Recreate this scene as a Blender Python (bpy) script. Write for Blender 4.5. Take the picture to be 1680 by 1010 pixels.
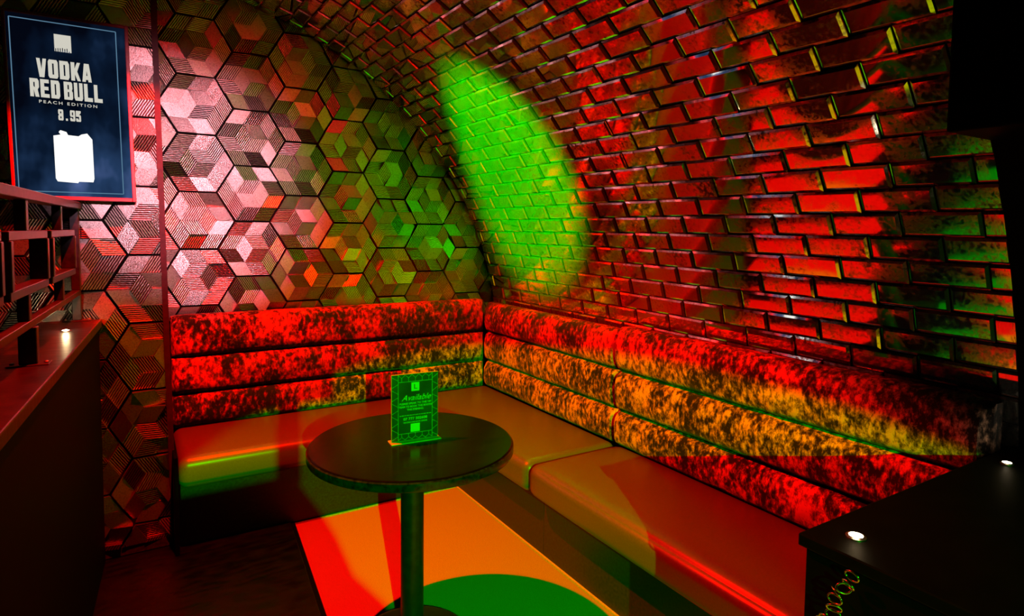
import bpy, bmesh, math, random
from mathutils import Vector, Matrix, noise

for o in list(bpy.data.objects):
    bpy.data.objects.remove(o, do_unlink=True)
scene = bpy.context.scene
C = scene.collection
R = random.Random(7)

# ------------------------------------------------------------------ camera
F = 1007.0; CX = 840.0; CY = 437.0; W = 1680; HH = 1010; CAM_Z = 1.5
def _ray(u, v): return Vector(((u-CX)/F, (v-CY)/F, 1.0))
_yv = _ray(220, 372).normalized()
_xv = _ray(2480, 396); _xv = (_xv-_yv*_xv.dot(_yv)).normalized()
_zv = _xv.cross(_yv)
if _zv.y > 0: _zv = -_zv
# world rows: camera (right, down, forward) -> world
RM = Matrix((_xv, _yv, _zv))
cam_d = bpy.data.cameras.new('camera'); cam = bpy.data.objects.new('camera', cam_d); C.objects.link(cam)
cam_d.sensor_fit = 'HORIZONTAL'; cam_d.sensor_width = 36.0
cam_d.lens = 36.0*F/W
cam_d.shift_y = -(HH/2-CY)/W
cam_d.clip_start = 0.02
M = Matrix.Identity(4)
for i in range(3):
    M[i][0] = RM[i][0]; M[i][1] = -RM[i][1]; M[i][2] = -RM[i][2]
M[2][3] = CAM_Z
cam.matrix_world = M
scene.camera = cam

# ------------------------------------------------------------------ world, lights, exposure
w = bpy.data.worlds.new('world'); scene.world = w; w.use_nodes = True
w.node_tree.nodes['Background'].inputs[0].default_value = (0.02, 0.004, 0.006, 1)
w.node_tree.nodes['Background'].inputs[1].default_value = 0.02
vs = scene.view_settings
vs.view_transform = 'Standard'; vs.look = 'None'; vs.exposure = 0.0; vs.gamma = 1.0
vs.use_curve_mapping = False

def spot(name, loc, target, color, power, angle, blend, radius):
    l = bpy.data.lights.new(name, 'SPOT'); l.color = color; l.energy = power
    l.spot_size = math.radians(angle); l.spot_blend = blend; l.shadow_soft_size = radius
    o = bpy.data.objects.new(name, l); C.objects.link(o); o.location = loc
    o.rotation_euler = (Vector(target)-Vector(loc)).to_track_quat('-Z', 'Y').to_euler()
    return o
# red club lamp under the crown of the vault, green beam from the far end of the room,
# added green fill on the vault, magenta-white beam on the tiled end wall
def aim(loc, az, el):
    az, el = math.radians(az), math.radians(el)
    return (loc[0]+math.cos(el)*math.sin(az), loc[1]+math.cos(el)*math.cos(az), loc[2]+math.sin(el))
spot('red_ceiling_lamp', (0.23, 2.49, 2.68), (0.30, 2.45, 0.0), (1.0, 0.002, 0.0), 530, 109, 0.2, 0.012)
GL1 = (-0.65, -3.2, 2.18)
spot('green_stage_lamp', GL1, aim(GL1, 20.6, -31.0), (0.004, 1.0, 0.0), 1100, 40, 0.06, 0.01)
spot('vault_green_fill', (-0.5, 2.3, 2.35), (1.765, 2.90, 1.82), (0.004, 1.0, 0.0), 2500, 26.5, 0.65, 0.02)  # added spot, only there to make the green patch on the mirror tiles
spot('magenta_wall_lamp', (0.3, -0.4, 2.25), (0.25, 3.6, 1.72), (1.0, 0.5, 0.62), 520, 21, 1.0, 0.05)
spot('wall_red_fill', (0.5, -0.5, 2.3), (0.5, 3.6, 1.82), (1.0, 0.01, 0.01), 240, 25, 1.0, 0.05)  # added fill that reddens the upper hexagon tiles
# the room is near black: keep stray bounce light down as the photograph does
scene.cycles.diffuse_bounces = 0

# ------------------------------------------------------------------ helpers
def N(nt, typ, **kw):
    n = nt.nodes.new(typ)
    for k, v in kw.items(): setattr(n, k, v)
    return n
def mat(name, color, rough=0.5, metal=0.0, spec=0.5):
    m = bpy.data.materials.new(name); m.use_nodes = True
    b = m.node_tree.nodes['Principled BSDF']
    b.inputs['Base Color'].default_value = (*color, 1); b.inputs['Roughness'].default_value = rough
    b.inputs['Metallic'].default_value = metal; b.inputs['Specular IOR Level'].default_value = spec
    return m
def ramp(nt, stops):
    r = N(nt, 'ShaderNodeValToRGB'); e = r.color_ramp.elements
    while len(e) < len(stops): e.new(0.5)
    for k, (p, c) in enumerate(stops):
        e[k].position = p; e[k].color = (*c, 1) if len(c) == 3 else c
    return r
def noise_node(nt, scale, detail=4, vec=None, rough=0.5):
    n = N(nt, 'ShaderNodeTexNoise'); n.inputs['Scale'].default_value = scale
    n.inputs['Detail'].default_value = detail; n.inputs['Roughness'].default_value = rough
    if vec is not None: nt.links.new(vec, n.inputs['Vector'])
    return n
def bump(nt, src, strength, dist, bsdf):
    b = N(nt, 'ShaderNodeBump'); b.inputs['Strength'].default_value = strength; b.inputs['Distance'].default_value = dist
    nt.links.new(src, b.inputs['Height']); nt.links.new(b.outputs[0], bsdf.inputs['Normal'])
def grain(m, scale, c1, c2, bstr=0.0, bdist=0.002, stretch=(1, 1, 1), detail=4, rrange=None):
    nt = m.node_tree; b = nt.nodes['Principled BSDF']
    tc = N(nt, 'ShaderNodeTexCoord'); mp = N(nt, 'ShaderNodeMapping'); mp.inputs['Scale'].default_value = stretch
    nt.links.new(tc.outputs['Object'], mp.inputs['Vector'])
    n = noise_node(nt, scale, detail, mp.outputs[0])
    r = ramp(nt, [(0.3, c1), (0.7, c2)])
    nt.links.new(n.outputs['Fac'], r.inputs[0]); nt.links.new(r.outputs[0], b.inputs['Base Color'])
    if bstr: bump(nt, n.outputs['Fac'], bstr, bdist, b)
    if rrange:
        mr = N(nt, 'ShaderNodeMapRange'); mr.inputs['To Min'].default_value = rrange[0]; mr.inputs['To Max'].default_value = rrange[1]
        mr.inputs['From Min'].default_value = 0.3; mr.inputs['From Max'].default_value = 0.7
        nt.links.new(n.outputs['Fac'], mr.inputs['Value']); nt.links.new(mr.outputs[0], b.inputs['Roughness'])
    return m

M_ = {}
M_['black'] = grain(mat('black_paint', (0.01, 0.01, 0.01), 0.6, spec=0.04), 30, (0.0012, 0.0012, 0.0012), (0.0025, 0.0025, 0.0025))
M_['grout'] = grain(mat('dark_grout', (0.01, 0.008, 0.007), 0.9, spec=0.1), 60, (0.006, 0.005, 0.005), (0.012, 0.01, 0.009))
M_['plaster'] = grain(mat('dark_plaster', (0.02, 0.018, 0.018), 0.8, spec=0.2), 20, (0.012, 0.01, 0.01), (0.022, 0.02, 0.02))
M_['plinth'] = grain(mat('black_laminate_plinth', (0.03, 0.03, 0.03), 0.4), 90, (0.02, 0.02, 0.02), (0.055, 0.055, 0.05), rrange=(0.35, 0.5))
M_['carpet'] = grain(mat('pale_carpet', (0.6, 0.58, 0.52), 0.95, spec=0.1), 260, (0.42, 0.4, 0.35), (0.62, 0.6, 0.52), 0.5, 0.004)
M_['carpet_edge'] = grain(mat('carpet_edge', (0.75, 0.72, 0.6), 0.8, spec=0.2), 120, (0.6, 0.58, 0.5), (0.85, 0.82, 0.7))
M_['darkfloor'] = grain(mat('dark_vinyl_floor', (0.01, 0.01, 0.012), 0.35, spec=0.2), 14, (0.0012, 0.0012, 0.002), (0.004, 0.004, 0.007), 0.12, 0.002, (1, 3, 1), 8, (0.3, 0.55))
M_['seat'] = grain(mat('grey_seat_vinyl', (0.2, 0.19, 0.18), 0.34, spec=0.8), 160, (0.13, 0.127, 0.12), (0.165, 0.16, 0.15), 0.06, 0.001, rrange=(0.3, 0.38))
M_['tabletop'] = grain(mat('dark_wood_top', (0.03, 0.018, 0.014), 0.2, spec=0.14), 9, (0.004, 0.002, 0.0015), (0.008, 0.004, 0.003), 0.0, 0.001, (1, 9, 1), 4, (0.16, 0.22))
M_['tableedge'] = grain(mat('black_table_edge', (0.01, 0.01, 0.01), 0.2), 70, (0.006, 0.006, 0.006), (0.03, 0.03, 0.03), 0.3, 0.002)
M_['stem'] = grain(mat('black_metal', (0.02, 0.02, 0.02), 0.38, 0.6), 40, (0.03, 0.03, 0.03), (0.05, 0.05, 0.05))
M_['rail'] = grain(mat('dark_bronze_metal', (0.03, 0.025, 0.03), 0.35, 0.3), 50, (0.02, 0.018, 0.022), (0.05, 0.045, 0.05))
M_['ledge'] = grain(mat('dark_lacquered_ledge', (0.02, 0.02, 0.025), 0.3), 12, (0.009, 0.009, 0.013), (0.022, 0.022, 0.03), 0.05, 0.001, (1, 4, 1), 6, (0.28, 0.4))
M_['ledge_black'] = grain(mat('black_lacquered_ledge', (0.012, 0.012, 0.012), 0.5, spec=0.05), 12, (0.001, 0.001, 0.001), (0.002, 0.002, 0.002))
M_['trim'] = grain(mat('dark_red_trim', (0.03, 0.008, 0.012), 0.5, spec=0.2), 60, (0.035, 0.008, 0.012), (0.06, 0.014, 0.02))
M_['bezel'] = grain(mat('red_lit_bezel', (0.2, 0.03, 0.04), 0.45), 60, (0.25, 0.03, 0.05), (0.4, 0.05, 0.07))  # red lamplight on the screen frame is put into this colour
M_['chrome'] = grain(mat('chrome_chain', (0.6, 0.6, 0.6), 0.12, 1.0), 40, (0.5, 0.5, 0.5), (0.7, 0.7, 0.7))

# crushed velvet
def velvet():
    m = mat('crushed_velvet', (0.4, 0.3, 0.2), 0.75, spec=0.25); nt = m.node_tree; b = nt.nodes['Principled BSDF']
    tc = N(nt, 'ShaderNodeTexCoord'); mp = N(nt, 'ShaderNodeMapping'); mp.inputs['Scale'].default_value = (1, 1, 0.62)
    nt.links.new(tc.outputs['Object'], mp.inputs['Vector'])
    n1 = noise_node(nt, 46, 8, mp.outputs[0], 0.68); n2 = noise_node(nt, 6, 3, mp.outputs[0])
    mx = N(nt, 'ShaderNodeMath', operation='MULTIPLY_ADD'); mx.inputs[1].default_value = 0.55
    nt.links.new(n2.outputs['Fac'], mx.inputs[0]); nt.links.new(n1.outputs['Fac'], mx.inputs[2])
    r = ramp(nt, [(0.70, (0.010, 0.006, 0.005)), (0.785, (0.24, 0.135, 0.09)), (0.89, (0.88, 0.5, 0.34))])
    nt.links.new(mx.outputs[0], r.inputs[0]); nt.links.new(r.outputs[0], b.inputs['Base Color'])
    b.inputs['Sheen Weight'].default_value = 0.25; b.inputs['Sheen Roughness'].default_value = 0.4
    bump(nt, n1.outputs['Fac'], 0.5, 0.006, b)
    return m
M_['velvet'] = velvet()

# antique mirror
def mirror():
    m = bpy.data.materials.new('antique_mirror'); m.use_nodes = True; nt = m.node_tree
    b = nt.nodes['Principled BSDF']; out = nt.nodes['Material Output']
    b.inputs['Metallic'].default_value = 1.0
    tc = N(nt, 'ShaderNodeTexCoord'); oi = N(nt, 'ShaderNodeObjectInfo')
    sc = N(nt, 'ShaderNodeVectorMath', operation='SCALE'); sc.inputs[0].default_value = (17, 31, 23)
    nt.links.new(oi.outputs['Random'], sc.inputs['Scale'])
    ad = N(nt, 'ShaderNodeVectorMath', operation='ADD')
    nt.links.new(tc.outputs['Object'], ad.inputs[0]); nt.links.new(sc.outputs[0], ad.inputs[1])
    n1 = noise_node(nt, 7, 3, ad.outputs[0]); n2 = noise_node(nt, 70, 6, ad.outputs[0], 0.65)
    mul = N(nt, 'ShaderNodeMath', operation='MULTIPLY'); nt.links.new(n1.outputs['Fac'], mul.inputs[0]); nt.links.new(n2.outputs['Fac'], mul.inputs[1])
    r = ramp(nt, [(0.27, (0.92, 0.9, 0.87)), (0.37, (0.45, 0.4, 0.35)), (0.42, (0.08, 0.07, 0.06))])
    nt.links.new(mul.outputs[0], r.inputs[0]); nt.links.new(r.outputs[0], b.inputs['Base Color'])
    mr = N(nt, 'ShaderNodeMapRange'); mr.inputs['From Min'].default_value = 0.2; mr.inputs['From Max'].default_value = 0.4
    mr.inputs['To Min'].default_value = 0.035; mr.inputs['To Max'].default_value = 0.22
    nt.links.new(mul.outputs[0], mr.inputs['Value']); nt.links.new(mr.outputs[0], b.inputs['Roughness'])
    d = N(nt, 'ShaderNodeBsdfDiffuse'); d.inputs['Color'].default_value = (0.55, 0.52, 0.48, 1)
    mix = N(nt, 'ShaderNodeMixShader')
    mr2 = N(nt, 'ShaderNodeMapRange'); mr2.inputs['From Min'].default_value = 0.3; mr2.inputs['From Max'].default_value = 0.7
    mr2.inputs['To Min'].default_value = 0.05; mr2.inputs['To Max'].default_value = 0.2
    nt.links.new(n2.outputs['Fac'], mr2.inputs['Value']); nt.links.new(mr2.outputs[0], mix.inputs[0])
    nt.links.new(b.outputs[0], mix.inputs[1]); nt.links.new(d.outputs[0], mix.inputs[2]); nt.links.new(mix.outputs[0], out.inputs[0])
    return m
M_['mirror'] = mirror()

# moulded metallic hexagon tile; face attribute "finish" picks grooves / grain / smooth facets
def hexmat():
    m = mat('moulded_metallic_tile', (0.6, 0.55, 0.52), 0.3, 0.95); nt = m.node_tree; b = nt.nodes['Principled BSDF']
    at = N(nt, 'ShaderNodeAttribute', attribute_name='finish'); uv = N(nt, 'ShaderNodeUVMap', uv_map='facet')
    oi = N(nt, 'ShaderNodeObjectInfo')
    nz = noise_node(nt, 5, 3, uv.outputs[0])
    wv = N(nt, 'ShaderNodeTexWave', wave_type='BANDS', bands_direction='Y'); wv.inputs['Scale'].default_value = 2.5
    wv.inputs['Distortion'].default_value = 1.6; wv.inputs['Detail'].default_value = 2; wv.inputs['Detail Scale'].default_value = 2.5
    nt.links.new(uv.outputs[0], wv.inputs['Vector'])
    tc = N(nt, 'ShaderNodeTexCoord')
    sp = noise_node(nt, 170, 3, tc.outputs['Object'], 0.7)
    lt = N(nt, 'ShaderNodeMath', operation='LESS_THAN'); lt.inputs[1].default_value = 0.55
    nt.links.new(at.outputs['Fac'], lt.inputs[0])
    h = N(nt, 'ShaderNodeMix', data_type='FLOAT')
    nt.links.new(lt.outputs[0], h.inputs[0]); nt.links.new(sp.outputs['Fac'], h.inputs[2]); nt.links.new(wv.outputs['Fac'], h.inputs[3])
    bp = N(nt, 'ShaderNodeBump'); bp.inputs['Strength'].default_value = 0.55; bp.inputs['Distance'].default_value = 0.0025
    nt.links.new(h.outputs[0], bp.inputs['Height']); nt.links.new(bp.outputs[0], b.inputs['Normal'])
    cr = ramp(nt, [(0.15, (0.05, 0.04, 0.04)), (0.5, (0.55, 0.5, 0.47)), (1.0, (0.8, 0.74, 0.7))])
    nt.links.new(h.outputs[0], cr.inputs[0]); 
    # per-facet tone of the casting
    fr = N(nt, 'ShaderNodeMath', operation='MULTIPLY'); fr.inputs[1].default_value = 7.31
    nt.links.new(at.outputs['Fac'], fr.inputs[0])
    fc = N(nt, 'ShaderNodeMath', operation='FRACT'); nt.links.new(fr.outputs[0], fc.inputs[0])
    tr = N(nt, 'ShaderNodeMapRange'); tr.inputs['To Min'].default_value = 0.45; tr.inputs['To Max'].default_value = 1.0
    nt.links.new(fc.outputs[0], tr.inputs['Value'])
    mu = N(nt, 'ShaderNodeVectorMath', operation='SCALE'); nt.links.new(cr.outputs[0], mu.inputs[0]); nt.links.new(tr.outputs[0], mu.inputs['Scale'])
    nt.links.new(mu.outputs[0], b.inputs['Base Color'])
    rr = N(nt, 'ShaderNodeMapRange'); rr.inputs['To Min'].default_value = 0.2; rr.inputs['To Max'].default_value = 0.42
    nt.links.new(fc.outputs[0], rr.inputs['Value']); nt.links.new(rr.outputs[0], b.inputs['Roughness'])
    return m
M_['hex'] = hexmat()

def emis(name, color, strength):
    m = bpy.data.materials.new(name); m.use_nodes = True; nt = m.node_tree; nt.nodes.clear()
    e = N(nt, 'ShaderNodeEmission'); e.inputs[0].default_value = (*color, 1); e.inputs[1].default_value = strength
    o = N(nt, 'ShaderNodeOutputMaterial'); nt.links.new(e.outputs[0], o.inputs[0]); return m

def obj(name, me, m=None, parent=None):
    o = bpy.data.objects.new(name, me); C.objects.link(o)
    if m is not None and len(me.materials) == 0: me.materials.append(m)
    if parent is not None: o.parent = parent
    return o
def mesh(name, V, Fc, smooth=False):
    me = bpy.data.meshes.new(name); me.from_pydata([tuple(v) for v in V], [], Fc); me.update()
    if smooth:
        for p in me.polygons: p.use_smooth = True
    return me
def frombm(name, bm, smooth=False):
    bmesh.ops.recalc_face_normals(bm, faces=bm.faces)
    me = bpy.data.meshes.new(name); bm.to_mesh(me); bm.free()
    if smooth:
        for p in me.polygons: p.use_smooth = True
    return me
def addbox(bm, x0, x1, y0, y1, z0, z1, mtx=None):
    vs_ = [bm.verts.new((x, y, z)) for x in (x0, x1) for y in (y0, y1) for z in (z0, z1)]
    for f in ((0, 1, 3, 2), (4, 6, 7, 5), (0, 4, 5, 1), (2, 3, 7, 6), (0, 2, 6, 4), (1, 5, 7, 3)):
        bm.faces.new([vs_[i] for i in f])
    if mtx is not None: bmesh.ops.transform(bm, matrix=mtx, verts=vs_)
    return vs_
def boxmesh(name, x0, x1, y0, y1, z0, z1, bev=0.0, seg=2, mtx=None):
    bm = bmesh.new(); addbox(bm, x0, x1, y0, y1, z0, z1)
    if bev: bmesh.ops.bevel(bm, geom=bm.edges[:], offset=bev, segments=seg, profile=0.5, affect='EDGES')
    if mtx is not None: bmesh.ops.transform(bm, matrix=mtx, verts=bm.verts)
    return frombm(name, bm)
def prism(name, poly, z0, z1, bev=0.0, seg=3, smooth=False):
    bm = bmesh.new(); vb = [bm.verts.new((x, y, z0)) for x, y in poly]; f = bm.faces.new(vb)
    r = bmesh.ops.extrude_face_region(bm, geom=[f])
    bmesh.ops.translate(bm, vec=(0, 0, z1-z0), verts=[v for v in r['geom'] if isinstance(v, bmesh.types.BMVert)])
    if bev: bmesh.ops.bevel(bm, geom=bm.edges[:], offset=bev, segments=seg, profile=0.5, affect='EDGES')
    return frombm(name, bm, smooth)
def lathe(name, prof, n=48, smooth=True, center=(0, 0)):
    V = []; Fc = []
    for i in range(n):
        a = 2*math.pi*i/n
        for r, z in prof: V.append((center[0]+r*math.cos(a), center[1]+r*math.sin(a), z))
    k = len(prof)
    for i in range(n):
        j = (i+1) % n
        for q in range(k-1): Fc.append((i*k+q, j*k+q, j*k+q+1, i*k+q+1))
    Fc.append([i*k for i in range(n)][::-1]); Fc.append([i*k+k-1 for i in range(n)])
    return mesh(name, V, Fc, False) if not smooth else smooth_auto(mesh(name, V, Fc, True))
def smooth_auto(me, ang=40):
    me.update()
    try: me.set_sharp_from_angle(angle=math.radians(ang))
    except Exception: pass
    return me
def empty(name, loc=(0, 0, 0)):
    o = bpy.data.objects.new(name, None); C.objects.link(o); o.location = loc; o.empty_display_size = 0.1; return o
def tag(o, label, cat, group=None):
    o['label'] = label; o['category'] = cat
    if group: o['group'] = group
    return o
def struct(o, label=None, cat=None):
    o['kind'] = 'structure'
    if label: o['label'] = label
    if cat: o['category'] = cat
    return o
def world_child(name, me, m, parent):
    """part whose mesh is written in world coordinates"""
    o = obj(name, me, m, parent)
    o.matrix_parent_inverse = Matrix.Translation(parent.location).inverted()
    return o
def project(p):
    c = RM.transposed() @ (Vector(p)-Vector((0, 0, CAM_Z)))
    if c.z <= 0.05: return None
    return CX+F*c.x/c.z, CY+F*c.y/c.z, c.z

# ------------------------------------------------------------------ the room shell
VC = (0.02, 0.67); VR = 2.12            # axis and radius of the barrel vault
Y_BACK = 3.70; Y_PANEL = 3.215; Y_END = 0.70; Y_REAR = -4.0
def vault_shell():
    pts = [(VC[0]+VR+0.012, -0.02)]
    for i in range(61):
        a = math.pi*i/60; pts.append((VC[0]+(VR+0.012)*math.cos(a), VC[1]+(VR+0.012)*math.sin(a)))
    pts.append((VC[0]-VR-0.012, -0.02))
    V = []; Fc = []; k = len(pts); cx, cz = VC
    for y in (Y_REAR, Y_BACK+0.1):
        for x, z in pts: V.append((x, y, z))
        for x, z in pts:
            d = Vector((x-cx, max(0, z-cz))).normalized()*0.12; V.append((x+d.x, y, z+d.y))
    for i in range(k-1):
        Fc.append((i, i+1, 2*k+i+1, 2*k+i)); Fc.append((k+i, 3*k+i, 3*k+i+1, k+i+1))
        Fc.append((i, k+i, k+i+1, i+1)); Fc.append((2*k+i, 2*k+i+1, 3*k+i+1, 3*k+i))
    Fc.append((0, 2*k, 3*k, k)); Fc.append((k-1, 2*k-1, 4*k-1, 3*k-1))
    return mesh('vault', V, Fc)
wall_right = struct(obj('wall_right', vault_shell(), M_['grout']), 'dark barrel vault clad in bevelled antique mirror tiles', 'wall')
wall_back = struct(obj('wall_back', boxmesh('wall_back', -2.3, 2.3, Y_BACK, Y_BACK+0.1, -0.02, 2.95), M_['grout']), 'end wall clad in hexagonal metallic tiles with moulded cubes', 'wall')
wall_left = struct(obj('wall_left', boxmesh('wall_left', -2.2, 0.108, Y_PANEL, Y_BACK, 0.0, 2.8), M_['grout']), 'projecting wall of hexagonal tiles behind the screen', 'wall')
wall_rear = struct(obj('wall_rear', boxmesh('wall_rear', -2.3, 2.3, Y_REAR-0.1, Y_REAR, -0.02, 2.95), M_['plaster']))

# floor: sub-floor, pale carpet inside the booth, dark vinyl in the aisle
floor = struct(obj('floor', boxmesh('floor', -2.25, 2.25, Y_REAR, Y_BACK, -0.06, -0.005), M_['black']))
def edge_x(y): return 0.647+(y-3.205)*0.0742
carpet = struct(obj('floor_carpet', prism('floor_carpet', [(edge_x(3.165), 3.165), (edge_x(-1.0), -1.0), (1.58, -1.0), (1.58, 3.165)], -0.005, 0.0), M_['carpet']), 'pale carpet on the booth floor', 'carpet')
aisle = struct(obj('floor_aisle', prism('floor_aisle', [(edge_x(3.205), 3.2), (-2.1, 3.2), (-2.1, Y_REAR), (edge_x(Y_REAR), Y_REAR)], -0.005, 0.018, 0.003, 1), M_['darkfloor']), 'dark scuffed vinyl floor of the aisle', 'floor')

# unseen baffle added behind the viewpoint to cut shadows into the far green beam
bm = bmesh.new()
baffle_outline = [(-1.6, 0.018), (-0.11, 0.018), (-0.11, 1.385), (-0.16, 1.43), (-0.187, 1.49), (-0.24, 1.575), (-1.6, 1.575)]
fr_ = [bm.verts.new((x, -1.2, z)) for x, z in baffle_outline]; bk_ = [bm.verts.new((x, -1.26, z)) for x, z in baffle_outline]
bm.faces.new(fr_); bm.faces.new(bk_[::-1])
for i in range(len(baffle_outline)): bm.faces.new((fr_[i], bk_[i], bk_[(i+1) % len(baffle_outline)], fr_[(i+1) % len(baffle_outline)]))
addbox(bm, -0.266, -0.236, -1.25, -1.21, 1.575, 1.70); addbox(bm, -1.6, -0.182, -1.26, -1.2, 1.70, 2.3); addbox(bm, -1.6, -0.405, -1.255, -1.205, 1.575, 1.70)
struct(obj('shadow_baffle', frombm('shadow_baffle', bm), M_['black']), 'added unseen baffle shaping the green beam behind the viewpoint', 'wall')

# ------------------------------------------------------------------ mirror tiles on the vault
PITCH_S = 0.0785; PITCH_Y = 0.2125; S0 = 0.848; Y0 = 1.492
TYAW = math.radians(2.1); TLEAN = math.radians(1.1)              # the tiles lean a little out of the curve
TL, TW = 0.2095, 0.0755                    # tile length and width
def tile_geo(jit=None):
    b = 0.0085; e = 0.0; t = 0.004
    l, h = TL/2, TW/2
    V = []
    for z, k in ((-0.009, 0.0), (0.0, 0.0), (t, b)):
        V += [(-l+k, -h+k, z), (l-k, -h+k, z), (l-k, h-k, z), (-l+k, h-k, z)]
    Fc = [(8, 9, 10, 11)]
    for i in range(4):
        j = (i+1) % 4
        Fc.append((i, j, 4+j, 4+i)); Fc.append((4+i, 4+j, 8+j, 8+i))
    return V, Fc
TV, TF = tile_geo()
tile_me = mesh('mirror_tile', TV, TF); tile_me.materials.append(M_['mirror'])
tiles = []
row = -8
while True:
    s = S0+PITCH_S*(row+0.5); a = s/VR
    if a > math.radians(112): break
    y = Y0+(PITCH_Y/2 if row % 2 == 0 else 0)+PITCH_Y*20
    off = Y0+PITCH_Y*0.5 if row % 2 == -1 % 2 and False else None
    # joints of row -1 (below S0) fall on Y0; the next rows are shifted by half a tile
    base = Y0+PITCH_Y*0.5 if row % 2 == 1 else Y0
    k = -8
    while True:
        yc = base+PITCH_Y*k; k += 1
        if yc+TL/2 < Y_END+0.03: continue
        if yc-TL/2 > Y_BACK: break
        L0 = TL
        y0, y1 = max(yc-TL/2, Y_END-0.005), min(yc+TL/2, Y_BACK-0.032)
        if y1-y0 < 0.03: continue
        al = a+TLEAN; n = Vector((-math.cos(al), 0, -math.sin(al))); t = Vector((-math.sin(al), 0, math.cos(al)))
        c = Vector((VC[0]+VR*math.cos(a), (y0+y1)/2, VC[1]+VR*math.sin(a)))
        jr = Matrix.Rotation(R.gauss(0, 0.0045), 3, 'X') @ Matrix.Rotation(R.gauss(0, 0.0045), 3, 'Y')
        ax = (Vector((0, 1, 0))*math.cos(TYAW)-n*math.sin(TYAW)); n = n*math.cos(TYAW)+Vector((0, 1, 0))*math.sin(TYAW)
        # local x = along the vault, y = up the arc, z = inward
        b3 = Matrix((ax, t, n)).transposed()
        if b3.determinant() < 0: b3 = Matrix((-ax, t, n)).transposed()
        b3 = b3 @ jr
        m4 = b3.to_4x4(); m4.translation = c
        lx = (y1-y0)/TL
        pr = project(c); size = 0
        if pr and -60 < pr[0] < 1720 and -40 < pr[1] < 1040:
            v = (Vector((0, 0, CAM_Z))-c); size = lx*max(0, v.normalized().dot(n))/v.length_squared
            if c.z < 0.98: size *= 0.1
        tiles.append((size, m4 @ Matrix.Diagonal((lx, 1, 1, 1))))
    row += 1
tiles.sort(key=lambda q: -q[0])
for size, m4 in tiles[:300]:
    o = obj('mirror_tile', tile_me, None, wall_right); o.matrix_world = m4
bigV, bigF = [], []
for size, m4 in tiles[300:]:
    q = len(bigV); bigV += [m4 @ Vector(v) for v in TV]; bigF += [[q+i for i in f] for f in TF]
o = obj('mirror_tile_field', mesh('mirror_tile_field', bigV, bigF), M_['mirror'], wall_right); o['kind'] = 'stuff'

# ------------------------------------------------------------------ hexagonal tiles
COL = 0.2695; ROWH = 0.305
def hex_variants(count):
    out = []
    for k in range(count):
        rr = random.Random(100+k)
        side = 0.1757*0.972
        def P(a, r): return Vector((math.cos(math.radians(a))*r, math.sin(math.radians(a))*r))
        out_v = [P(60*i, side) for i in range(6)]; in_v = [P(60*i, side/2) for i in range(6)]
        mid = [(out_v[i]+out_v[(i+1) % 6])/2 for i in range(6)]
        o0 = Vector((0, 0))
        quads = [(o0, in_v[0], in_v[1], in_v[2]), (o0, in_v[2], in_v[3], in_v[4]), (o0, in_v[4], in_v[5], in_v[0])]
        for i in (1, 3, 5):      # the cube's outer corners meet the room edges here
            p, q = (i-1) % 6, (i+1) % 6
            quads.append((in_v[i], out_v[i], mid[p], in_v[p]))
            quads.append((in_v[i], in_v[q], mid[i], out_v[i]))
        for i in (0, 2, 4):
            p = (i-1) % 6
            quads.append((in_v[i], mid[p], out_v[i], mid[i]))
        bm = bmesh.new(); fl = bm.faces.layers.float.new('finish'); uvl = bm.loops.layers.uv.new('facet')
        for qd in quads:
            ar = sum(qd[i].x*qd[(i+1) % 4].y-qd[(i+1) % 4].x*qd[i].y for i in range(4))
            if ar < 0: qd = qd[::-1]
            c = sum(qd, Vector((0, 0)))/4
            g = Vector((rr.uniform(-0.2, 0.2), rr.uniform(-0.2, 0.2))); h0 = rr.uniform(0.014, 0.019)
            top = []; bot = []
            for p in qd:
                q = c+(p-c)*0.988; z = h0+g.dot(q-c)
                top.append(bm.verts.new((q.x, z, q.y))); bot.append(bm.verts.new((q.x, -0.002, q.y)))
            fin = rr.random(); turn = rr.randrange(4)
            f = bm.faces.new(top[::-1]); f[fl] = fin
            uvs = {top[0]: (0, 0), top[1]: (1, 0), top[2]: (1, 1), top[3]: (0, 1)}
            for lp in f.loops:
                u = uvs[lp.vert]
                lp[uvl].uv = u if turn % 2 == 0 else (u[1], u[0])
            for i in range(4):
                j = (i+1) % 4
                f = bm.faces.new((top[i], top[j], bot[j], bot[i])); f[fl] = 0.95
        # local: x right, y = out of the wall (towards the room, flipped below), z up
        for v in bm.verts: v.co.y = -v.co.y
        out.append(bm)
    return out
variants = hex_variants(12)
hex_meshes = []
for k, bm in enumerate(variants):
    for turn in range(6):
        b2 = bm.copy(); bmesh.ops.rotate(b2, cent=(0, 0, 0), matrix=Matrix.Rotation(math.radians(60*turn), 3, 'Y'), verts=b2.verts)
        bmesh.ops.scale(b2, vec=(1.018, 1, 1.0), verts=b2.verts)
        me = bpy.data.meshes.new('hex_tile'); b2.to_mesh(me); me.materials.append(M_['hex']); hex_meshes.append((me, b2))
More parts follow.
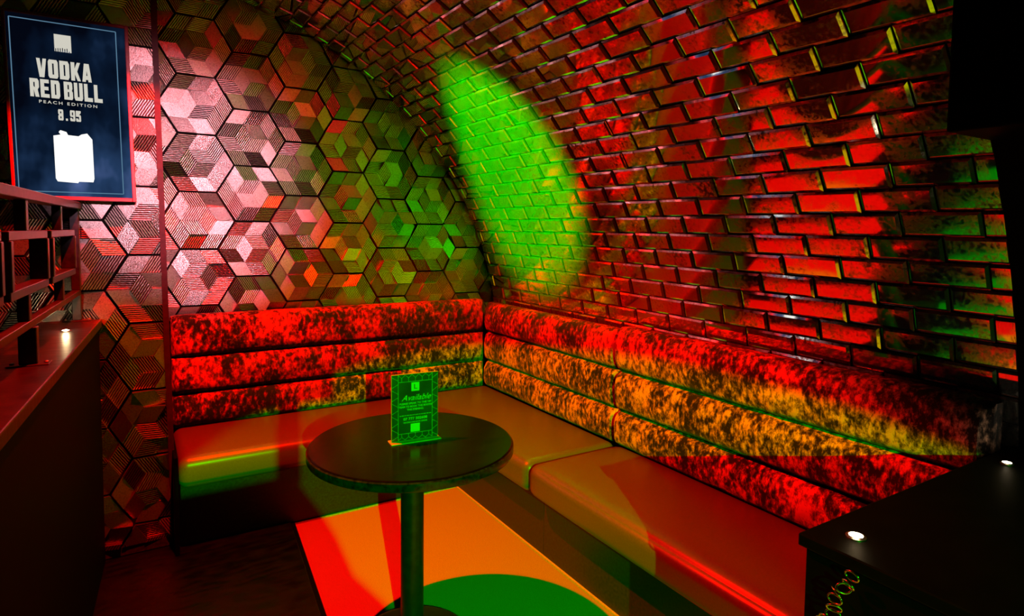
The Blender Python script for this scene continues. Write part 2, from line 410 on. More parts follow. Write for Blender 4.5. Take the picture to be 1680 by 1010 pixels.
def lay_hexes(parent, cx, cz, yface, inside, clips):
    for i in range(-10, 11):
        for j in range(-10, 11):
            x = cx+COL*i; z = cz+ROWH*(j+(0.5 if i % 2 else 0))
            if not inside(x, z): continue
            me, b2 = R.choice(hex_meshes)
            need = [c for c in clips if min(c[1].dot(Vector((x+dx, yface, z+dz))-c[0]) for dx in (-0.18, 0.18) for dz in (-0.16, 0.16)) < 0]
            if need:
                b3 = b2.copy(); bmesh.ops.translate(b3, vec=(x, yface, z), verts=b3.verts)
                for co, no in need:
                    bmesh.ops.bisect_plane(b3, geom=b3.verts[:]+b3.edges[:]+b3.faces[:], plane_co=co, plane_no=no, clear_inner=True, clear_outer=False)
                if len(b3.faces) == 0: b3.free(); continue
                bmesh.ops.translate(b3, vec=(-x, -yface, -z), verts=b3.verts)
                me = bpy.data.meshes.new('hex_tile'); b3.to_mesh(me); b3.free(); me.materials.append(M_['hex'])
            o = obj('hex_tile', me, None, parent); o.location = (x, yface, z)
def in_arch(x, z): return 0.0 < x < 2.3 and z > 0.9 and math.hypot(x-VC[0], z-VC[1]) < VR+0.15 and z < 2.95
lay_hexes(wall_back, 1.103, 1.69, Y_BACK, in_arch, [(Vector((0.11, 0, 0)), Vector((1, 0, 0)))])
lean_no = Vector((-1, 0, -0.0155)).normalized()
lay_hexes(wall_left, -0.206, 1.375, Y_PANEL, lambda x, z: -1.35 < x < 0.27 and -0.1 < z < 2.75,
          [(Vector((0.108, 0, 0.9)), lean_no), (Vector((0, 0, 0.06)), Vector((0, 0, 1)))])
# vertical metal trim on the corner of the projecting wall, skirting under its tiles
bm = bmesh.new(); vsb = addbox(bm, 0.0, 0.024, Y_PANEL-0.022, Y_PANEL+0.012, 0.0, 2.75)
for v in bm.verts: v.co.x += 0.106-0.0155*v.co.z+0.0155*0.9
struct(obj('trim_1', frombm('trim_1', bm), M_['trim']), 'slim reddish metal corner trim', 'trim')
struct(obj('baseboard_left', boxmesh('baseboard_left', -1.4, 0.125, Y_PANEL-0.012, Y_PANEL+0.01, 0.018, 0.06, 0.002), M_['plinth']))
# black end of the vault: pilaster rib and bulkhead
V = []; Fc = []; n = 24
for i in range(n+1):
    a = math.radians(-8+i*(80/n))
    for r in (VR-0.02, VR+0.02):
        for y in (0.5, Y_END-0.006): V.append((VC[0]+r*math.cos(a), y, VC[1]+r*math.sin(a)))
for i in range(n):
    q = 4*i
    for aa, bb in ((0, 1), (1, 3), (3, 2), (2, 0)): Fc.append((q+aa, q+bb, q+4+bb, q+4+aa))
Fc.append((0, 2, 3, 1)); Fc.append((4*n, 4*n+1, 4*n+3, 4*n+2))
struct(obj('trim_2', mesh('trim_2', V, Fc), M_['black']), 'black rib closing the end of the mirror tiling', 'trim')
struct(obj('wall_bulkhead', boxmesh('wall_bulkhead', 1.605, 2.3, 0.35, 0.7, 1.738, 2.75, 0.006), M_['black']), 'black bulkhead hanging over the end of the bench', 'wall')

# ------------------------------------------------------------------ upholstered benches
def channel(name, p0, p1, n, z0, z1, bulge, thick, roll=0.0, seed=0, endsoft=(0.03, 0.03)):
    """pillow-like backrest roll from p0 to p1, bulging along n; roll > 0 carries the cloth over the top"""
    p0 = Vector((*p0, 0)); p1 = Vector((*p1, 0)); n = Vector((*n, 0)); L = (p1-p0).length; d = (p1-p0)/L
    prof = []
    m = 14
    for i in range(m+1):
        t = i/m
        if roll and t > 0.5:
            th = (t-0.5)/0.5*math.radians(100)
            prof.append((bulge*math.cos(th)-roll*0.62*(1-math.cos(th)) if False else bulge-(roll)*(1-math.cos(th)), (z0+z1)/2+(z1-z0)/2*math.sin(th)))
        else:
            prof.append((bulge*(1-abs(2*t-1)**2.6)**(1/2.2), z0+(z1-z0)*t))
    zb = prof[-1][1] if not roll else prof[-1][1]
    prof = [(-thick, z0)]+prof+[(min(-thick, prof[-1][0]-0.01), zb)]
    ns = max(12, int(L/0.02)); V = []; Fc = []; k = len(prof)
    for i in range(ns+1):
        l = L*i/ns
        e0 = min(1, l/endsoft[0]) if endsoft[0] else 1; e1 = min(1, (L-l)/endsoft[1]) if endsoft[1] else 1
        e = math.sqrt(max(0, 1-(1-e0)**2))*math.sqrt(max(0, 1-(1-e1)**2)); e = 0.15+0.85*e
        for q, (o_, z) in enumerate(prof):
            w_ = 0
            if 0 < q < k-1: w_ = noise.noise(Vector((l*9+seed*3.7, z*14, seed)))*0.006+noise.noise(Vector((l*26, z*22+5, seed)))*0.0025
            oo = (o_*e if o_ > 0 else o_)+w_*e
            zz = z0+(z-z0)*(0.97+0.03*e) if q > 2 else z
            P_ = p0+d*l+n*oo; V.append((P_.x, P_.y, zz))
    for i in range(ns):
        for q in range(k-1): Fc.append((i*k+q, i*k+q+1, (i+1)*k+q+1, (i+1)*k+q))
        Fc.append((i*k+k-1, i*k, (i+1)*k, (i+1)*k+k-1))
    Fc.append(list(range(k))[::-1]); Fc.append([ns*k+q for q in range(k)])
    me = mesh(name, V, Fc, True); bm = bmesh.new(); bm.from_mesh(me); bmesh.ops.recalc_face_normals(bm, faces=bm.faces); bm.to_mesh(me); bm.free()
    return smooth_auto(me, 50)
def cushion(name, x0, x1, y0, y1, z0, z1, r, puff):
    V = []; Fc = []; n = 20; idx = {}
    ctr = Vector(((x0+x1)/2, (y0+y1)/2, (z0+z1)/2)); h = Vector(((x1-x0)/2, (y1-y0)/2, (z1-z0)/2))
    bm = bmesh.new(); bmesh.ops.create_cube(bm, size=2); bmesh.ops.subdivide_edges(bm, edges=bm.edges[:], cuts=n, use_grid_fill=True)
    for v in bm.verts:
        p = Vector(v.co)
        for k in range(3):        # crowd the grid lines towards the edges
            p[k] = math.copysign(1-(1-abs(p[k]))**1.6, p[k])
        q = Vector([p[k]*h[k] for k in range(3)]); inner = Vector([max(-(h[k]-r), min(h[k]-r, q[k])) for k in range(3)])
        d = q-inner
        if d.length > 1e-9: q = inner+d.normalized()*r if (abs(d.x) > 0)+(abs(d.y) > 0)+(abs(d.z) > 0) > 1 else q
        if p.z > 0: q.z += puff*(1-p.x**4)*(1-p.y**6)*p.z
        if p.x < 0: q.x += -puff*0.8*(1-p.z**4)*(1-p.y**8)*(-p.x)
        q.x += 0; v.co = ctr+q
    return frombm(name, bm, True)
BK = 3.592; RT = 2.018     # planes behind the backrest rolls
SZ = 0.46; SB = 0.312
ZR = (0.455, 0.632, 0.826, 1.042)
g = empty('corner_bench', (1.0, 3.35, 0))
tag(g, 'L-shaped corner bench in mottled velvet with grey seat behind the round table', 'bench')
L_top = [(0.145, 3.60), (2.02, 3.60), (2.02, 2.262), (1.478, 2.262), (1.478, 3.068), (0.145, 3.068)]
world_child('seat_cushion', prism('seat_cushion', L_top, SB, SZ, 0.045, 6, True), M_['seat'], g)
world_child('plinth', prism('plinth', [(0.135, 3.66), (2.06, 3.66), (2.06, 2.262), (1.578, 2.262), (1.578, 3.165), (0.135, 3.165)], 0.0, SB-0.002), M_['plinth'], g)
world_child('end_panel', boxmesh('end_panel', 0.128, 0.146, 3.075, 3.66, 0.0, 0.47, 0.003), M_['black'], g)
for k in range(3):
    world_child('backrest_roll', channel('backrest_roll', (0.15, BK), (1.985, BK), (0, -1), ZR[k], ZR[k+1], 0.035, 0.06, 0, k, (0.04, 0.01)), M_['velvet'], g)
for k in range(3):
    world_child('backrest_roll', channel('backrest_roll', (RT, 3.58), (RT, 2.262), (-1, 0), ZR[k], ZR[k+1]-(0.02 if k == 2 else 0), 0.04, 0.05, 0.05 if k == 2 else 0, 10+k, (0.01, 0.02)), M_['velvet'], g)
g2 = empty('straight_bench', (1.75, 1.45, 0))
tag(g2, 'straight bench in mottled velvet along the mirror wall ending at the black half wall', 'bench')
world_child('seat_cushion', cushion('seat_cushion', 1.478, 2.02, 0.722, 2.258, SB, SZ, 0.045, 0.012), M_['seat'], g2)
world_child('plinth', boxmesh('plinth', 1.578, 2.06, 0.72, 2.26, 0.0, SB-0.002), M_['plinth'], g2)
for k in range(3):
    world_child('backrest_roll', channel('backrest_roll', (RT, 2.257), (RT, 0.722), (-1, 0), ZR[k], ZR[k+1], 0.05, 0.05, 0.06 if k == 2 else 0, 20+k, (0.02, 0.02)), M_['velvet'], g2)
# carpet edge strip where the carpet meets the plinths
bm = bmesh.new(); addbox(bm, edge_x(3.16)+0.01, 1.578, 3.153, 3.165, 0.0, 0.009); addbox(bm, 1.567, 1.578, -0.9, 3.1529, 0.0, 0.009)
struct(obj('trim_3', frombm('trim_3', bm), M_['carpet_edge']), 'pale carpet edge strip along the bench plinth', 'trim')

struct(obj('trim_4', prism('trim_4', [(edge_x(3.16)+0.001, 3.16), (edge_x(-1.0)+0.001, -1.0), (edge_x(-1.0)+0.02, -1.0), (edge_x(3.16)+0.02, 3.16)], 0.0, 0.012), M_['black']), 'black edge strip between the aisle floor and the carpet', 'trim')

# ------------------------------------------------------------------ round table
TX, TY, TZ = 0.828, 2.01, 0.75
t = empty('round_table', (TX, TY, 0)); tag(t, 'round dark pedestal table standing on the carpet in the booth', 'table')
obj('tabletop', lathe('tabletop', [(0.0, TZ-0.028), (0.352, TZ-0.028), (0.3555, TZ-0.02), (0.3555, TZ-0.003), (0.352, TZ), (0.0, TZ)][1:-1], 96), M_['tabletop'], t)
obj('edge_band', lathe('edge_band', [(0.338, TZ-0.034), (0.3585, TZ-0.034), (0.3605, TZ-0.03), (0.3605, TZ-0.008), (0.357, TZ-0.004), (0.34, TZ-0.012)], 96), M_['tableedge'], t)
obj('pedestal', lathe('pedestal', [(0.041, 0.012), (0.041, TZ-0.034)], 40), M_['stem'], t)
obj('mounting_plate', lathe('mounting_plate', [(0.06, TZ-0.05), (0.13, TZ-0.044), (0.13, TZ-0.0345), (0.05, TZ-0.0345)], 32), M_['stem'], t)
obj('base', lathe('base', [(0.215, 0.0), (0.215, 0.008), (0.2, 0.014), (0.06, 0.024), (0.043, 0.03)], 64), M_['stem'], t)

# ------------------------------------------------------------------ lettering helpers
def text_mesh(name, s, size, sx=1.0, offset=0.0, shear=0.0, depth=0.0006, align='CENTER', spacing=1.0):
    cu = bpy.data.curves.new(name, 'FONT'); cu.body = s; cu.size = size; cu.align_x = align; cu.offset = offset
    cu.shear = shear; cu.extrude = depth/2; cu.space_character = spacing; cu.resolution_u = 3
    o = bpy.data.objects.new(name, cu); C.objects.link(o)
    dg = bpy.context.evaluated_depsgraph_get(); me = bpy.data.meshes.new_from_object(o.evaluated_get(dg))
    bpy.data.objects.remove(o, do_unlink=True); me.name = name
    for v in me.vertices: v.co = Vector((v.co.x*sx, -v.co.z, v.co.y))
    me.materials.clear()
    return me
def fit(me, x0, x1, z0, z1, y):
    xs = [v.co.x for v in me.vertices]; zs = [v.co.z for v in me.vertices]
    a, b, c, d = min(xs), max(xs), min(zs), max(zs)
    for v in me.vertices:
        v.co.x = x0+(v.co.x-a)/(b-a)*(x1-x0); v.co.z = z0+(v.co.z-c)/(d-c)*(z1-z0); v.co.y += y
    me.update(); return me
def shear_z(me, k, x0):
    for v in me.vertices: v.co.z += (v.co.x-x0)*k
    return me
def strip(bm, a, b, wd, y, th=0.0006):
    a = Vector(a); b = Vector(b); d = (b-a).normalized(); p = Vector((-d.y, d.x))*wd/2
    vv = []
    for yy in (y, y-th):
        for q in (a-p, b-p, b+p, a+p): vv.append(bm.verts.new((q.x, yy, q.y)))
    for f in ((0, 1, 2, 3), (7, 6, 5, 4), (0, 4, 5, 1), (1, 5, 6, 2), (2, 6, 7, 3), (3, 7, 4, 0)): bm.faces.new([vv[i] for i in f])

# ------------------------------------------------------------------ acrylic sign on the table
M_['card'] = grain(mat('dark_print', (0.03, 0.03, 0.03), 0.35), 8, (0.03, 0.032, 0.03), (0.1, 0.105, 0.1))
M_['print'] = grain(mat('white_print', (0.75, 0.75, 0.72), 0.5), 40, (0.9, 0.9, 0.88), (0.95, 0.95, 0.93))
M_['acryl_edge'] = grain(mat('frosted_acrylic', (0.6, 0.62, 0.6), 0.25), 40, (0.5, 0.52, 0.5), (0.65, 0.67, 0.65))
SW, SHT = 0.171, 0.243
sg = empty('table_sign', (0.838, 2.012, TZ)); sg.rotation_euler = (0, 0, math.radians(-5.0))
tag(sg, 'upright acrylic sign with white lettering and honeycomb border on the round table', 'sign')
obj('foot', boxmesh('foot', -SW/2-0.006, SW/2+0.006, -0.026, 0.026, 0.0, 0.004, 0.001, 1), M_['acryl_edge'], sg)
obj('acrylic_panel', boxmesh('acrylic_panel', -SW/2, SW/2, -0.0025, 0.0025, 0.004, SHT, 0.0006, 1), M_['acryl_edge'], sg)
obj('print_card', boxmesh('print_card', -SW/2+0.0012, SW/2-0.0012, -0.0031, -0.00255, 0.0055, SHT-0.0012), M_['card'], sg)
Ys = -0.0031; x0, x1 = -SW/2+0.024, SW/2-0.022; zb, zt = 0.03, SHT-0.028
bm = bmesh.new()
lw = 0.0011
for x in (x0, x1): strip(bm, (x, 0.008), (x, SHT-0.002), lw, Ys)
for z in (zb, zt): strip(bm, (x0, z), (x1, z), lw, Ys)
m7 = 10; dz = (SHT-0.01)/m7
for i in range(m7):       # half hexagons down both sides
    z = 0.006+dz*i
    for xa, xb in ((x0, -SW/2+0.002), (x1, SW/2-0.002)):
        if i % 2 == 0: strip(bm, (xa, z+dz*0.7), (xb, z+dz*0.2), lw*0.8, Ys)
        else: strip(bm, (xa, z+dz*0.2), (xb, z+dz*0.8), lw*0.8, Ys)
nx = 5; dx = (x1-x0)/nx
for i in range(nx):
    for za, zc in ((zt, SHT-0.003), (zb, 0.008)):
        zm = za+(zc-za)*0.55; xx = x0+dx*(i+0.5)
        strip(bm, (xx, za), (xx, zm), lw*0.8, Ys); strip(bm, (xx, zm), (xx-dx/2, zc), lw*0.8, Ys); strip(bm, (xx, zm), (xx+dx/2, zc), lw*0.8, Ys)
obj('honeycomb_border', frombm('honeycomb_border', bm), M_['print'], sg)
xm = (x0+x1)/2
lg = obj('logo', boxmesh('logo', xm-0.015, xm+0.0145, Ys-0.0006, Ys, 0.18, 0.211), M_['print'], sg)
obj('lettering', fit(text_mesh('lettering', 'L', 0.02), xm-0.005, xm+0.007, 0.188, 0.205, Ys-0.0009), M_['card'], lg)
obj('lettering', fit(text_mesh('lettering', 'Available', 0.02, shear=0.45), x0+0.012, x1-0.004, 0.147, 0.168, Ys-0.0003), M_['print'], sg)
for s, xa, xb, za, zc in (('PLEASE SPEAK TO THE VIP', x0+0.005, x1-0.004, 0.1335, 0.1405), ('TEAM TO BOOK THIS BOOTH', x0+0.002, x1-0.001, 0.1225, 0.1295),
                          ('THIS EVENING.', xm-0.031, xm+0.031, 0.1115, 0.1185), ('07 777 502608', xm-0.044, xm+0.044, 0.077, 0.087),
                          ('OR SCAN AND BOOK ONLINE', xm-0.044, xm+0.044, 0.067, 0.072)):
    obj('lettering', fit(text_mesh('lettering', s, 0.01, offset=0.0002), xa, xb, za, zc, Ys-0.0003), M_['print'], sg)
bm = bmesh.new(); q = random.Random(3); x = x0+0.005      # a line of print too small to read
while x < x1-0.006:
    wd = q.uniform(0.004, 0.011); strip(bm, (x, 0.0945), (min(x+wd, x1-0.004), 0.0945), 0.0022, Ys); x += wd+0.002
obj('small_print', frombm('small_print', bm), M_['print'], sg)
obj('blank_square', boxmesh('blank_square', xm-0.0175, xm+0.0165, Ys-0.0006, Ys, 0.0335, 0.0635), M_['print'], sg)

# ------------------------------------------------------------------ wall screen
YS_ = 3.135
def screen_mat():
    m = bpy.data.materials.new('screen_picture'); m.use_nodes = True; nt = m.node_tree; nt.nodes.clear()
    o = N(nt, 'ShaderNodeOutputMaterial'); e = N(nt, 'ShaderNodeEmission'); tc = N(nt, 'ShaderNodeTexCoord')
    n = noise_node(nt, 3.0, 3, tc.outputs['Generated']); sx = N(nt, 'ShaderNodeSeparateXYZ'); nt.links.new(tc.outputs['Generated'], sx.inputs[0])
    a = N(nt, 'ShaderNodeMath', operation='MULTIPLY_ADD'); a.inputs[1].default_value = -0.45; nt.links.new(sx.outputs['Z'], a.inputs[0]); nt.links.new(n.outputs['Fac'], a.inputs[2])
    b = N(nt, 'ShaderNodeMath', operation='MULTIPLY_ADD'); b.inputs[1].default_value = 0.25; nt.links.new(sx.outputs['X'], b.inputs[0]); nt.links.new(a.outputs[0], b.inputs[2])
    r = ramp(nt, [(0.2, (0.001, 0.002, 0.006)), (0.42, (0.003, 0.009, 0.026)), (0.68, (0.016, 0.042, 0.11)), (0.9, (0.08, 0.13, 0.32))])
    nt.links.new(b.outputs[0], r.inputs[0]); nt.links.new(r.outputs[0], e.inputs[0]); e.inputs[1].default_value = 1.0
    nt.links.new(e.outputs[0], o.inputs[0]); return m
M_['screen'] = screen_mat()
M_['scr_line'] = emis('screen_line', (0.12, 0.25, 0.38), 0.8)
M_['scr_text'] = emis('screen_text', (0.62, 0.6, 0.52), 1.0)
M_['scr_white'] = emis('screen_white', (1.0, 1.0, 0.96), 1.1)
tv = empty('wall_screen', (-0.205, Y_PANEL, 1.62)); tag(tv, 'portrait screen showing a drinks advert on the hexagon tiled wall', 'screen')
def tvc(name, me, m, parent=None):
    o = obj(name, me, m, parent or tv)
    o.matrix_parent_inverse = Matrix.Translation(tv.location).inverted() if parent is None else Matrix.Identity(4)
    return o
X0, X1, Z0, Z1 = -0.418, 0.004, 1.607, 2.35
lean = 0.021
def skew(me):
    for v in me.vertices: v.co.x -= (v.co.z-1.95)*lean*1.0
    return me
tvc('housing', skew(boxmesh('housing', X0+0.004, X1-0.004, YS_+0.004, Y_PANEL-0.017, Z0+0.004, Z1-0.004)), M_['black'])
tvc('display', skew(boxmesh('display', X0+0.01, X1-0.01, YS_, YS_+0.004, Z0+0.01, Z1-0.01)), M_['screen'])
for nm, (a, b, c, d) in (('bezel', (X0, X0+0.012, Z0, Z1)), ('bezel', (X1-0.014, X1, Z0, Z1)), ('bezel', (X0+0.012, X1-0.014, Z0, Z0+0.016)), ('bezel', (X0+0.012, X1-0.014, Z1-0.012, Z1))):
    tvc('bezel', skew(boxmesh('bezel', a, b, YS_-0.006, YS_+0.03, c, d, 0.002, 1)), M_['bezel'])
yt = YS_-0.0008
bm = bmesh.new()
for a, b in (((-0.395, 2.32), (-0.395, 1.64)), ((-0.042, 2.32), (-0.042, 1.64)), ((-0.395, 1.64), (-0.042, 1.64)), ((-0.395, 2.32), (-0.042, 2.32))): strip(bm, a, b, 0.0035, YS_)
tvc('frame_line', skew(frombm('frame_line', bm)), M_['scr_line'])
lo = tvc('logo', skew(boxmesh('logo', -0.254, -0.198, yt-0.0005, YS_, 2.208, 2.276)), M_['scr_text'])
bm = bmesh.new(); q = random.Random(5)
for i in range(7): strip(bm, (-0.25+i*0.0075, 2.208), (-0.25+i*0.0075, 2.212+q.random()*0.012), 0.003, yt-0.0006)
tvc('logo_lettering', skew(frombm('logo_lettering', bm)), M_['screen'])
# heavy condensed capitals drawn as blocks
GL = {'V': [[(0, 1), (.36, 1), (.5, .42), (.5, 0), (.26, 0)], [(.64, 1), (1, 1), (.74, 0), (.5, 0), (.5, .42)]],
      'O': [[(0, .12), (.12, 0), (.42, 0), (.42, 1), (.12, 1), (0, .88)], [(.58, 0), (.88, 0), (1, .12), (1, .88), (.88, 1), (.58, 1)], [(.42, 0), (.58, 0), (.58, .2), (.42, .2)], [(.42, .8), (.58, .8), (.58, 1), (.42, 1)]],
      'D': [[(0, 0), (.42, 0), (.42, 1), (0, 1)], [(.58, 0), (.86, 0), (1, .15), (1, .85), (.86, 1), (.58, 1)], [(.42, 0), (.58, 0), (.58, .2), (.42, .2)], [(.42, .8), (.58, .8), (.58, 1), (.42, 1)]],
      'K': [[(0, 0), (.4, 0), (.4, 1), (0, 1)], [(.4, .36), (.66, 0), (1, 0), (.66, .52), (.4, .52)], [(.4, .52), (.66, .52), (1, 1), (.66, 1), (.4, .66)]],
      'A': [[(0, 0), (.36, 0), (.5, .62), (.5, 1), (.24, 1)], [(.64, 0), (1, 0), (.76, 1), (.5, 1), (.5, .62)], [(.38, .12), (.62, .12), (.57, .34), (.43, .34)]],
      '8': [[(0, .1), (.1, 0), (.38, 0), (.38, 1), (.1, 1), (0, .9), (0, .62), (.14, .5), (0, .38)], [(.62, 0), (.9, 0), (1, .1), (1, .38), (.86, .5), (1, .62), (1, .9), (.9, 1), (.62, 1)], [(.38, 0), (.62, 0), (.62, .18), (.38, .18)], [(.38, .36), (.62, .36), (.62, .64), (.38, .64)], [(.38, .82), (.62, .82), (.62, 1), (.38, 1)]],
      '9': [[(0, .5), (.1, .4), (.38, .4), (.38, 1), (.1, 1), (0, .9)], [(.62, 0), (.9, 0), (1, .1), (1, .9), (.9, 1), (.62, 1)], [(.38, .4), (.62, .4), (.62, .55), (.38, .55)], [(.38, .82), (.62, .82), (.62, 1), (.38, 1)], [(0, .1), (.1, 0), (.62, 0), (.62, .18), (.38, .18), (.38, .3), (0, .3)]],
      '5': [[(0, 1), (1, 1), (1, .82), (.38, .82), (.38, .62), (.62, .62), (.62, .45), (.38, .45), (0, .45)], [(.62, 0), (.9, 0), (1, .1), (1, .52), (.9, .62), (.62, .62)], [(0, .1), (.1, 0), (.62, 0), (.62, .18), (.38, .18), (.38, .3), (0, .3)]],
      '.': [[(.3, 0), (.7, 0), (.7, .2), (.3, .2)]],
      'R': [[(0, 0), (.4, 0), (.4, 1), (0, 1)], [(.4, .8), (.55, .8), (.55, 1), (.4, 1)], [(.55, .42), (.86, .42), (1, .54), (1, .88), (.86, 1), (.55, 1)], [(.4, .4), (.58, 0), (1, 0), (.84, .42), (.55, .5), (.4, .58)]],
      'E': [[(0, 0), (.42, 0), (.42, 1), (0, 1)], [(.42, .8), (.95, .8), (.95, 1), (.42, 1)], [(.42, .41), (.88, .41), (.88, .6), (.42, .6)], [(.42, 0), (.97, 0), (.97, .2), (.42, .2)]],
      'B': [[(0, 0), (.42, 0), (.42, 1), (0, 1)], [(.42, .84), (.58, .84), (.58, 1), (.42, 1)], [(.42, 0), (.58, 0), (.58, .16), (.42, .16)], [(.42, .44), (.58, .44), (.58, .58), (.42, .58)], [(.58, .52), (.9, .52), (.98, .62), (.98, .9), (.88, 1), (.58, 1)], [(.58, 0), (.9, 0), (1, .1), (1, .42), (.9, .52), (.58, .52)]],
      'U': [[(0, 1), (.4, 1), (.4, 0), (.12, 0), (0, .14)], [(.6, 1), (1, 1), (1, .14), (.88, 0), (.6, 0)], [(.4, 0), (.6, 0), (.6, .2), (.4, .2)]],
      'L': [[(0, 0), (.42, 0), (.42, 1), (0, 1)], [(.42, 0), (.98, 0), (.98, .22), (.42, .22)]]}
def block_word(words, x0, x1, z0, z1, y, name):
    total = sum(len(w_)*1.0+(len(w_)-1)*0.16 for w_ in words)+(len(words)-1)*0.45
    u = (x1-x0)/total; x = x0; bm = bmesh.new()   # letter pitch 1.16
    for w_ in words:
        for ch in w_:
            for poly in GL[ch]:
                f = [bm.verts.new((x+px*u, y, z0+pz*(z1-z0))) for px, pz in poly]; b_ = [bm.verts.new((v.co.x, YS_, v.co.z)) for v in f]
                bm.faces.new(f); k = len(f)
                for i in range(k): bm.faces.new((f[i], b_[i], b_[(i+1) % k], f[(i+1) % k]))
            x += u*1.16
        x += u*0.29
    bmesh.ops.triangulate(bm, faces=bm.faces[:])
    return frombm(name, bm)
tvc('lettering', skew(block_word(['VODKA'], -0.316, -0.134, 2.098, 2.172, yt, 'lettering')), M_['scr_text'])
tvc('lettering', skew(block_word(['RED', 'BULL'], -0.341, -0.099, 2.018, 2.09, yt, 'lettering')), M_['scr_text'])
tvc('lettering', skew(fit(text_mesh('lettering', 'PEACH EDITION', 0.02, offset=0.0002, spacing=1.4), -0.314, -0.12, 1.995, 2.007, yt)), M_['scr_text'])
tvc('lettering', skew(block_word(['8.95'], -0.254, -0.178, 1.932, 1.976, yt, 'lettering')), M_['scr_text'])
bm = bmesh.new()
can = [(-0.274, 1.695), (-0.268, 1.683), (-0.2, 1.679), (-0.196, 1.685), (-0.147, 1.685), (-0.143, 1.70), (-0.143, 1.862), (-0.15, 1.872), (-0.16, 1.886), (-0.18, 1.88), (-0.19, 1.872), (-0.225, 1.874), (-0.23, 1.886), (-0.25, 1.892), (-0.256, 1.884), (-0.25, 1.874), (-0.274, 1.868)]
fv = [bm.verts.new((x, yt, z)) for x, z in can]; bv = [bm.verts.new((x, YS_, z)) for x, z in can]; bm.faces.new(fv)
for i in range(len(can)): bm.faces.new((fv[i], bv[i], bv[(i+1) % len(can)], fv[(i+1) % len(can)]))
bmesh.ops.triangulate(bm, faces=bm.faces[:])
tvc('can_picture', skew(frombm('can_picture', bm)), M_['scr_white'])

# ------------------------------------------------------------------ half walls
def hw_x(y): return -0.127+(y-3.2)*0.0594       # room-side edge of the left ledge
HZ = 1.10
hl = empty('half_wall', (-0.3, 2.0, 0)); tag(hl, 'dark half wall with lacquered ledge carrying the metal railing', 'half wall')
ya, yb = 3.19, 0.55
WD = 0.23
world_child('body', prism('body', [(hw_x(ya)-0.012, ya), (hw_x(yb)-0.012, yb), (hw_x(yb)-WD+0.012, yb), (hw_x(ya)-WD+0.012, ya)], 0.018, HZ-0.035), M_['black'], hl)
world_child('ledge', prism('ledge', [(hw_x(ya), ya), (hw_x(yb), yb), (hw_x(yb)-WD, yb), (hw_x(ya)-WD, ya)], HZ-0.035, HZ, 0.004, 2), M_['ledge'], hl)
hr = empty('half_wall', (1.6, 0.45, 0)); tag(hr, 'black half wall closing the end of the straight bench', 'half wall')
world_child('body', boxmesh('body', 1.129, 2.13, 0.15, 0.702, 0.0, 0.88), M_['ledge_black'], hr)
world_child('ledge', boxmesh('ledge', 1.117, 2.13, 0.14, 0.714, 0.88, 0.905, 0.003, 2), M_['ledge_black'], hr)

# recessed warm lights in the ledges
M_['led'] = emis('warm_led', (1.0, 0.86, 0.6), 40.0)
M_['ring'] = grain(mat('steel_ring', (0.5, 0.48, 0.45), 0.3, 1.0), 50, (0.4, 0.38, 0.36), (0.55, 0.52, 0.5))
def ledge_light(x, y, z, label, rad, power):
    e = empty('ledge_light', (x, y, z)); tag(e, label, 'light', 'small lights set into the ledges')
    obj('ring', lathe('ring', [(rad, 0.0), (rad*1.5, 0.0), (rad*1.5, 0.002), (rad*1.05, 0.004), (rad, 0.002)], 24), M_['ring'], e)
    obj('lens', lathe('lens', [(rad*0.98, 0.0), (rad*0.98, 0.003), (rad*0.5, 0.0055), (0.001, 0.006)], 20), M_['led'], e)
    l = bpy.data.lights.new('ledge_lamp', 'POINT'); l.energy = power; l.color = (1, 0.7, 0.35); l.shadow_soft_size = rad*0.8
    lo_ = bpy.data.objects.new('ledge_lamp', l); C.objects.link(lo_); lo_.parent = e; lo_.location = (0, 0, 0.03)
    return e
ledge_light(-0.231, 2.871, HZ, 'small warm light set into the ledge below the railing', 0.012, 0.25)
ledge_light(1.20, 0.645, 0.905, 'glowing warm light in the black ledge nearest the seat', 0.0125, 0.05)
ledge_light(1.935, 0.66, 0.905, 'small warm light on the black ledge by the mirror wall', 0.010, 0.01)

# ------------------------------------------------------------------ railing with square loops
rl = empty('railing', (-0.24, 2.7, HZ)); tag(rl, 'dark metal railing with square loop panels on the half wall ledge', 'railing')
ang = math.atan(0.0594)
def rx(y): return -0.213+(y-3.166)*0.056
def rbox(name, y0, y1, z0, z1, hw, dx=0.0, bev=0.002):
    """bar running along the railing between y0 and y1 (or upright), half thickness hw across"""
    bm = bmesh.new(); addbox(bm, -hw, hw, y0, y1, z0, z1); bmesh.ops.bevel(bm, geom=bm.edges[:], offset=bev, segments=1, affect='EDGES')
    for v in bm.verts: v.co.x += rx(v.co.y)+dx
    return world_child(name, frombm(name, bm), M_['rail'], rl)
rbox('top_rail', 1.2, 3.185, 1.572, 1.60, 0.026)
rbox('bottom_rail', 1.2, 3.185, 1.21, 1.232, 0.014)
posts = (3.166, 2.22)
for y in posts:
    rbox('post', y-0.016, y+0.016, 1.104, 1.21, 0.022 if y < 3 else 0.016)
    pl = rbox('foot_plate', y-0.03, y+0.03, 1.10, 1.104, 0.05)
    for s in (-1, 1):
        bo = world_child('bolt', lathe('bolt', [(0.006, 1.104), (0.006, 1.107), (0.003, 1.109)], 10, True, (rx(y)+s*0.04, y)), M_['ring'], pl)
        bo.matrix_parent_inverse = Matrix.Translation(rl.location).inverted()
        bo.parent = pl; bo.matrix_parent_inverse = Matrix.Identity(4)
rbox('upright', 3.15, 3.182, 1.232, 1.572, 0.016)
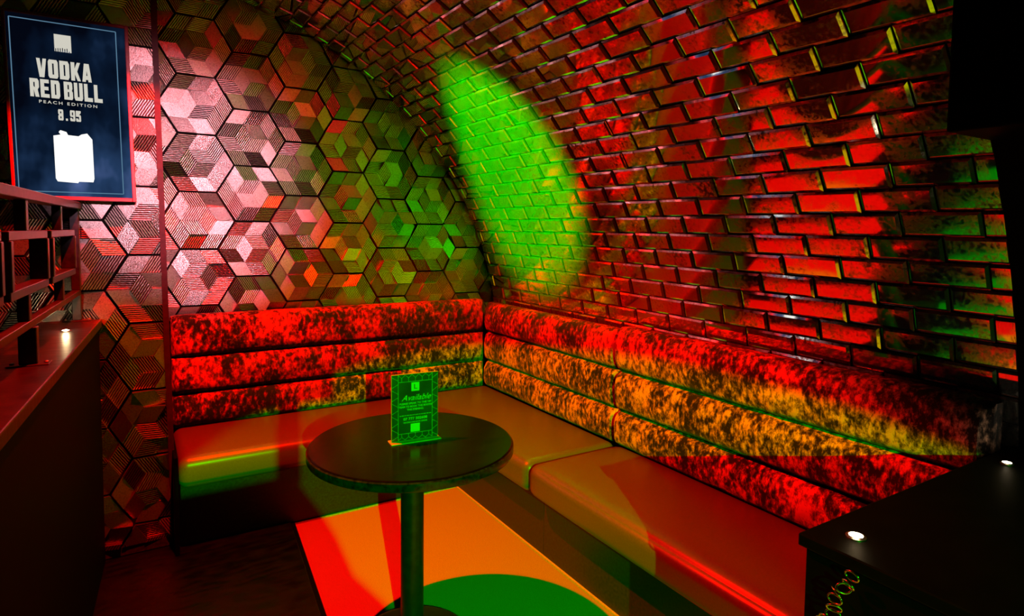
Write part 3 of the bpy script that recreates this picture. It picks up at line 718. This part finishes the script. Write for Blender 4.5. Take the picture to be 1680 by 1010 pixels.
for yc in (2.75, 2.18, 1.61):          # square loops, each hung on a stem
    hl_ = 0.25
    rbox('stem', yc-0.016, yc+0.016, 1.486, 1.572, 0.014)
    rbox('stem', yc-0.016, yc+0.016, 1.232, 1.31, 0.014)
    rbox('loop_top', yc-hl_, yc+hl_, 1.462, 1.486, 0.02); rbox('loop_bottom', yc-hl_, yc+hl_, 1.31, 1.334, 0.02)
    rbox('loop_side', yc-hl_, yc-hl_+0.026, 1.334, 1.462, 0.024); rbox('loop_side', yc+hl_-0.026, yc+hl_, 1.334, 1.462, 0.024)
    rbox('link_bar', yc+hl_, yc+0.57-hl_ if yc < 2.7 else 3.15, 1.388, 1.40, 0.006)

# ------------------------------------------------------------------ chain hanging on the black half wall
ch = empty('chain', (1.10, 0.61, 0.86)); tag(ch, 'small shiny metal chain hanging on the side of the black half wall', 'chain')
def torus(name, a, b, r, n=18, m=6):
    V = []; Fc = []
    for i in range(n):
        t_ = 2*math.pi*i/n; c = Vector((a*math.cos(t_), b*math.sin(t_), 0)); nn = Vector((math.cos(t_), math.sin(t_), 0))
        for j in range(m):
            p = 2*math.pi*j/m; V.append(c+nn*(r*math.cos(p))+Vector((0, 0, r*math.sin(p))))
    for i in range(n):
        for j in range(m):
            i2 = (i+1) % n; j2 = (j+1) % m; Fc.append((i*m+j, i2*m+j, i2*m+j2, i*m+j2))
    return mesh(name, V, Fc, True)
link = torus('link', 0.0095, 0.013, 0.002); link.materials.append(M_['chrome'])
path = [(0.602, 0.872), (0.606, 0.855), (0.616, 0.842), (0.627, 0.830), (0.632, 0.813), (0.630, 0.797), (0.634, 0.781), (0.645, 0.768), (0.655, 0.755), (0.662, 0.740)]
for i, (y, z) in enumerate(path):
    o = obj('link', link, None, ch); o.location = (1.113-1.10-(0.004 if i % 2 else 0.0), y-0.61, z-0.86)
    o.rotation_euler = (R.uniform(-0.3, 0.3), math.radians(90 if i % 2 == 0 else 55)+R.uniform(-0.25, 0.25), R.uniform(-0.5, 0.5))
